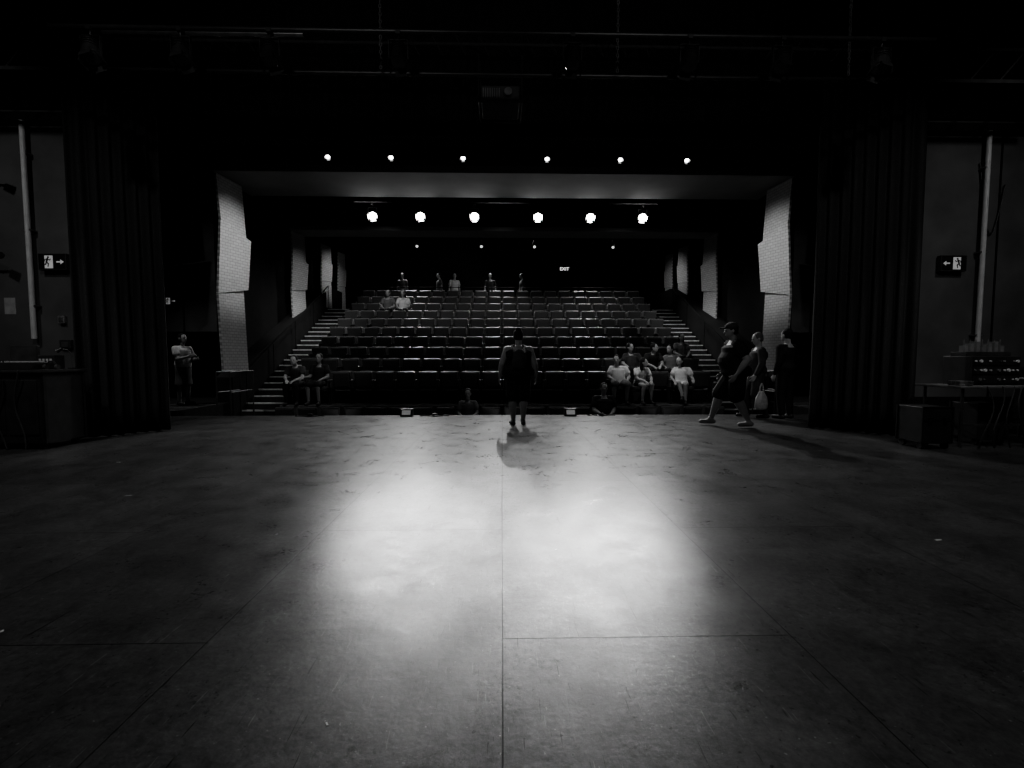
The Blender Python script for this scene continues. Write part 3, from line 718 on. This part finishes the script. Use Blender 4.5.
for y0,y1 in((-.29,-.27),(.27,.29)):
    bm=B(); bx(bm,-.75,.75,y0,y1,.3,.33); mk('crossbar',bm,M_steel,o)
o=empty('equipment_rack',(TX-.1,6.55,.86),'black rack of audio units with pale buttons and dials','audio rack')
bm=B(); bx(bm,-.36,.36,-.2,.22,0,.42); mk('body',bm,M_case,o,bevel=.008)
for k in range(3):
    bm=B(); bx(bm,-.34,.34,-.215,-.2,.03+k*.13,.14+k*.13); mk('rack_unit',bm,M_blackmetal,o)
rr=random.Random(3)
for k in range(3):
    for i in range(10):
        if rr.random()<.3: continue
        xx=-.31+i*.068+rr.uniform(-.012,.012)
        bm=B(); tube(bm,(xx,-.215,.085+k*.13),(xx,-.235,.085+k*.13),rr.choice((.007,.012,.02)),seg=10); mk('dial',bm,rr.choice((M_pipe,M_cgrey,M_white)),o)
o=empty('battery_charger',(TX-.12,6.55,1.28),'black charging cradle with a row of small handsets','charger')
bm=B(); bx(bm,-.33,.33,-.12,.12,0,.06); mk('base',bm,M_case,o,bevel=.006)
for i in range(7):
    bm=B(); x=-.27+i*.09; bx(bm,x-.028,x+.028,-.05,.03,.06,.15+.03*(i%3)); tube(bm,(x+.015,0,.15),(x+.015,0,.24),.006,seg=6); mk('handset',bm,M_cgrey,o,bevel=.006)
o=empty('mixing_console',(TX+.55,6.35,.86),'black mixing console with pale faders','console')
bm=B(); bx(bm,-.24,.24,-.22,.22,0.0,.09); mk('body',bm,M_case,o,bevel=.008)
bm=B(); knobs(bm,8,6,.42,.36,.09,.01); mk('knob',bm,M_pipe,o)
o=empty('cable_coil',(TX-.65,6.3,.86),'coiled black cable lying on the table','cable'); bm=B()
for k in range(3):
    pts=[V((.12*math.cos(a),.12*math.sin(a),.014+.022*k)) for a in[i*math.pi/9 for i in range(18)]]
    for a,b in zip(pts,pts[1:]+pts[:1]): cap(bm,a,.011,b,.011,6)
mk('coil',bm,M_plastic,o)
o=empty('hanging_cables',(TX-.2,6.08,0),'loose black cables hanging from the table to the floor','cable'); 
for k in range(6):
    bm=B(); x=k*.16-.3; pts=[V((x+.07*math.sin(t*5+k),.0-.04*math.sin(t*3),.84*(1-t)+.015)) for t in[i/10 for i in range(11)]]
    for a,b in zip(pts[:-1],pts[1:]): cap(bm,a,.009,b,.009,6)
    mk('cable',bm,M_plastic,o)
roadcase((8.7,6.9,0),.7,.6,1.1,'tall black flight case in the wing')
roadcase((7.0,6.5,0),.45,.4,.6,'black flight case stored under the table')
# ---------------------------------------------------------------- stage edge objects
M_face=mat('lit_face',.6,.5,emit=.12)
def uplight(x):
    o=empty('stage_edge_light',(x,9.8,0),'small black box light with pale face at the stage edge','floor light',group='stage edge lights')
    bm=B(); R=[[V((sx_,y,z)) for y,z in((-.1,0),(.1,0),(.1,.16),(-.02,.16))] for sx_ in(-.13,.13)]; rings_mesh(bm,R); bmesh.ops.recalc_face_normals(bm,faces=bm.faces); mk('housing',bm,M_case,o,bevel=.006)
    bm=B(); bx(bm,-.09,.09,-.006,.006,-.05,.05); mk('face',bm,M_face,o,loc=(0,-.072,.085),rot=(math.radians(-26),0,0))
uplight(-2.05); uplight(1.48)
for x in(-4.1,-1.45,2.15):
    o=empty('floor_cable',(x,9.75,0),'black cable and connector lying at the stage edge','cable')
    bm=B(); pts=[V((-.3+.6*t,.06*math.sin(t*9),.014)) for t in[i/12 for i in range(13)]]
    for a,b in zip(pts[:-1],pts[1:]): cap(bm,a,.012,b,.012,6)
    mk('cable',bm,M_blackmetal,o)
    bm=B(); bx(bm,-.04,.06,-.03,.03,0,.06); mk('connector',bm,M_blackmetal,o)
def rail(x):
    o=empty('handrail',(x,10.0,0),'black metal handrail beside the steps off the stage','handrail',group='stage step handrails')
    for y in(.0,.9):
        bm=B(); tube(bm,(0,y,-.8),(0,y,.95),.018,seg=10); mk('post',bm,M_cdark,o)
    for z in(.95,.5):
        bm=B(); tube(bm,(0,0,z),(0,.9,z),.014,seg=10); mk('rail',bm,M_blackmetal,o)
for x in(-6.2,-5.9,6.1,6.45): rail(x)
for x,y,r in((-3.4,4.15,.4),(-2.3,2.05,1.2),(3.0,3.0,.2),(1.9,6.3,.5),(-4.6,5.5,.1),(4.3,6.0,2),(.35,2.9,.8),(-.6,1.5,2.2),(-1.6,3.2,1),(2.1,1.7,.3),(-3.6,2.6,1.9)):
    k=1 if abs(x)>1.8 else .35
    bm=B(); R=[[V((a*k,b*k,z)) for a,b in((-.028,-.009),(.022,-.010),(.03,.007),(-.02,.010))] for z in(0.0005,.002)]; rings_mesh(bm,R); bmesh.ops.recalc_face_normals(bm,faces=bm.faces)
    mk('tape_mark',bm,M_tape,loc=(x,y,0),rot=(0,0,r),label='small scrap of white tape on the stage floor',cat='tape',group='tape scraps')
# ---------------------------------------------------------------- lighting: added spots without fixtures, world
def aim(p,t,*a,**k): return spot(p,V(t)-V(p),*a,**k)  # bare added spot, no fixture modelled for it
for s in(-1,1):
    aim((s*2.5,10.3,5.3),(s*6.8,11.5,3.7),480,38,1,.05)  # added spot, brightens the front wall panels
    aim((s*3.5,14.2,5.4),(s*7.2,16.2,3.6),130,38,1,.05)  # added spot on the second pair of panels
    aim((s*4.5,16.9,5.3),(s*7.1,19,4.4),140,44,1,.05)  # added spot on the rear panels
    aim((s*5.6,12.75,6.0),(s*6.3,15.6,1.8),460,50,1,.1)
    aim((s*8.2,3.5,7.6),(s*8.8,8.6,2.8),330,58,1,.2)  # unseen fill added for the wing walls
    aim((s*6.3,3.8,6.5),(s*6.9,6.6,.8),330,40,.9,.15)  # unseen fill added for the wing equipment
    aim((s*3.0,1.5,6.8),(s*6.1,7.5,2.6),400,42,1,.2)  # unseen fill added to bring out the curtain folds
    aim((s*8.3,10.0,5.8),(s*8.0,11.4,.6),230,50,.8,.1)  # unseen spot added to light the side-door platforms
    aim((s*3.0,-1.5,6.2),(s*2.6,7.0,6.1),360,50,1,.3)  # unseen fill added to lift the overhead rig
for x in(-4,0,4):
    aim((x,20.6,6.9),(x,15.5,1.5),1100,75,.9,.08)
    aim((x,12.9,6.9),(x,15.8,1.8),400,75,.9,.1)
    aim((x,10.6,-.5),(x,11.8,5.5),13,100,1,.3)  # unseen upward fill added for the soffit
    aim((x,10.25,5.3),(x,11.35,-.2),90,62,1,.05)  # added spot to brighten the front row
aim((2.6,10.3,5.3),(4.0,12.3,.8),330,34,.9,.05)  # added spot on the seated group at right
aim((-2.6,10.3,5.3),(-5.0,12.1,.8),180,34,.9,.05)  # added spot on the seated pair at left
aim((0,16.9,5.3),(-1.8,19.4,4.3),60,90,.8,.05)  # added spot on the people behind the last row
aim((-1.6,5.0,4.6),(.3,8.45,1.1),100,24,1,.2)  # unseen front fill added for the centre figure
aim((1.8,4.6,4.8),(4.3,8.3,1.1),70,30,1,.2)  # unseen front fill added for the walking figure
W=bpy.data.worlds.new('w'); SC.world=W; W.use_nodes=True; W.node_tree.nodes['Background'].inputs[0].default_value=(.5,.5,.5,1); W.node_tree.nodes['Background'].inputs[1].default_value=.004
# ---------------------------------------------------------------- camera
cd=bpy.data.cameras.new('camera'); cam=bpy.data.objects.new('camera',cd); COL.objects.link(cam)
cd.lens=16; cd.sensor_width=36; cam.location=(0,0,1.25); cam.rotation_euler=(math.radians(90-3.27),0,math.radians(-1.26)); cd.clip_end=100
SC.camera=cam
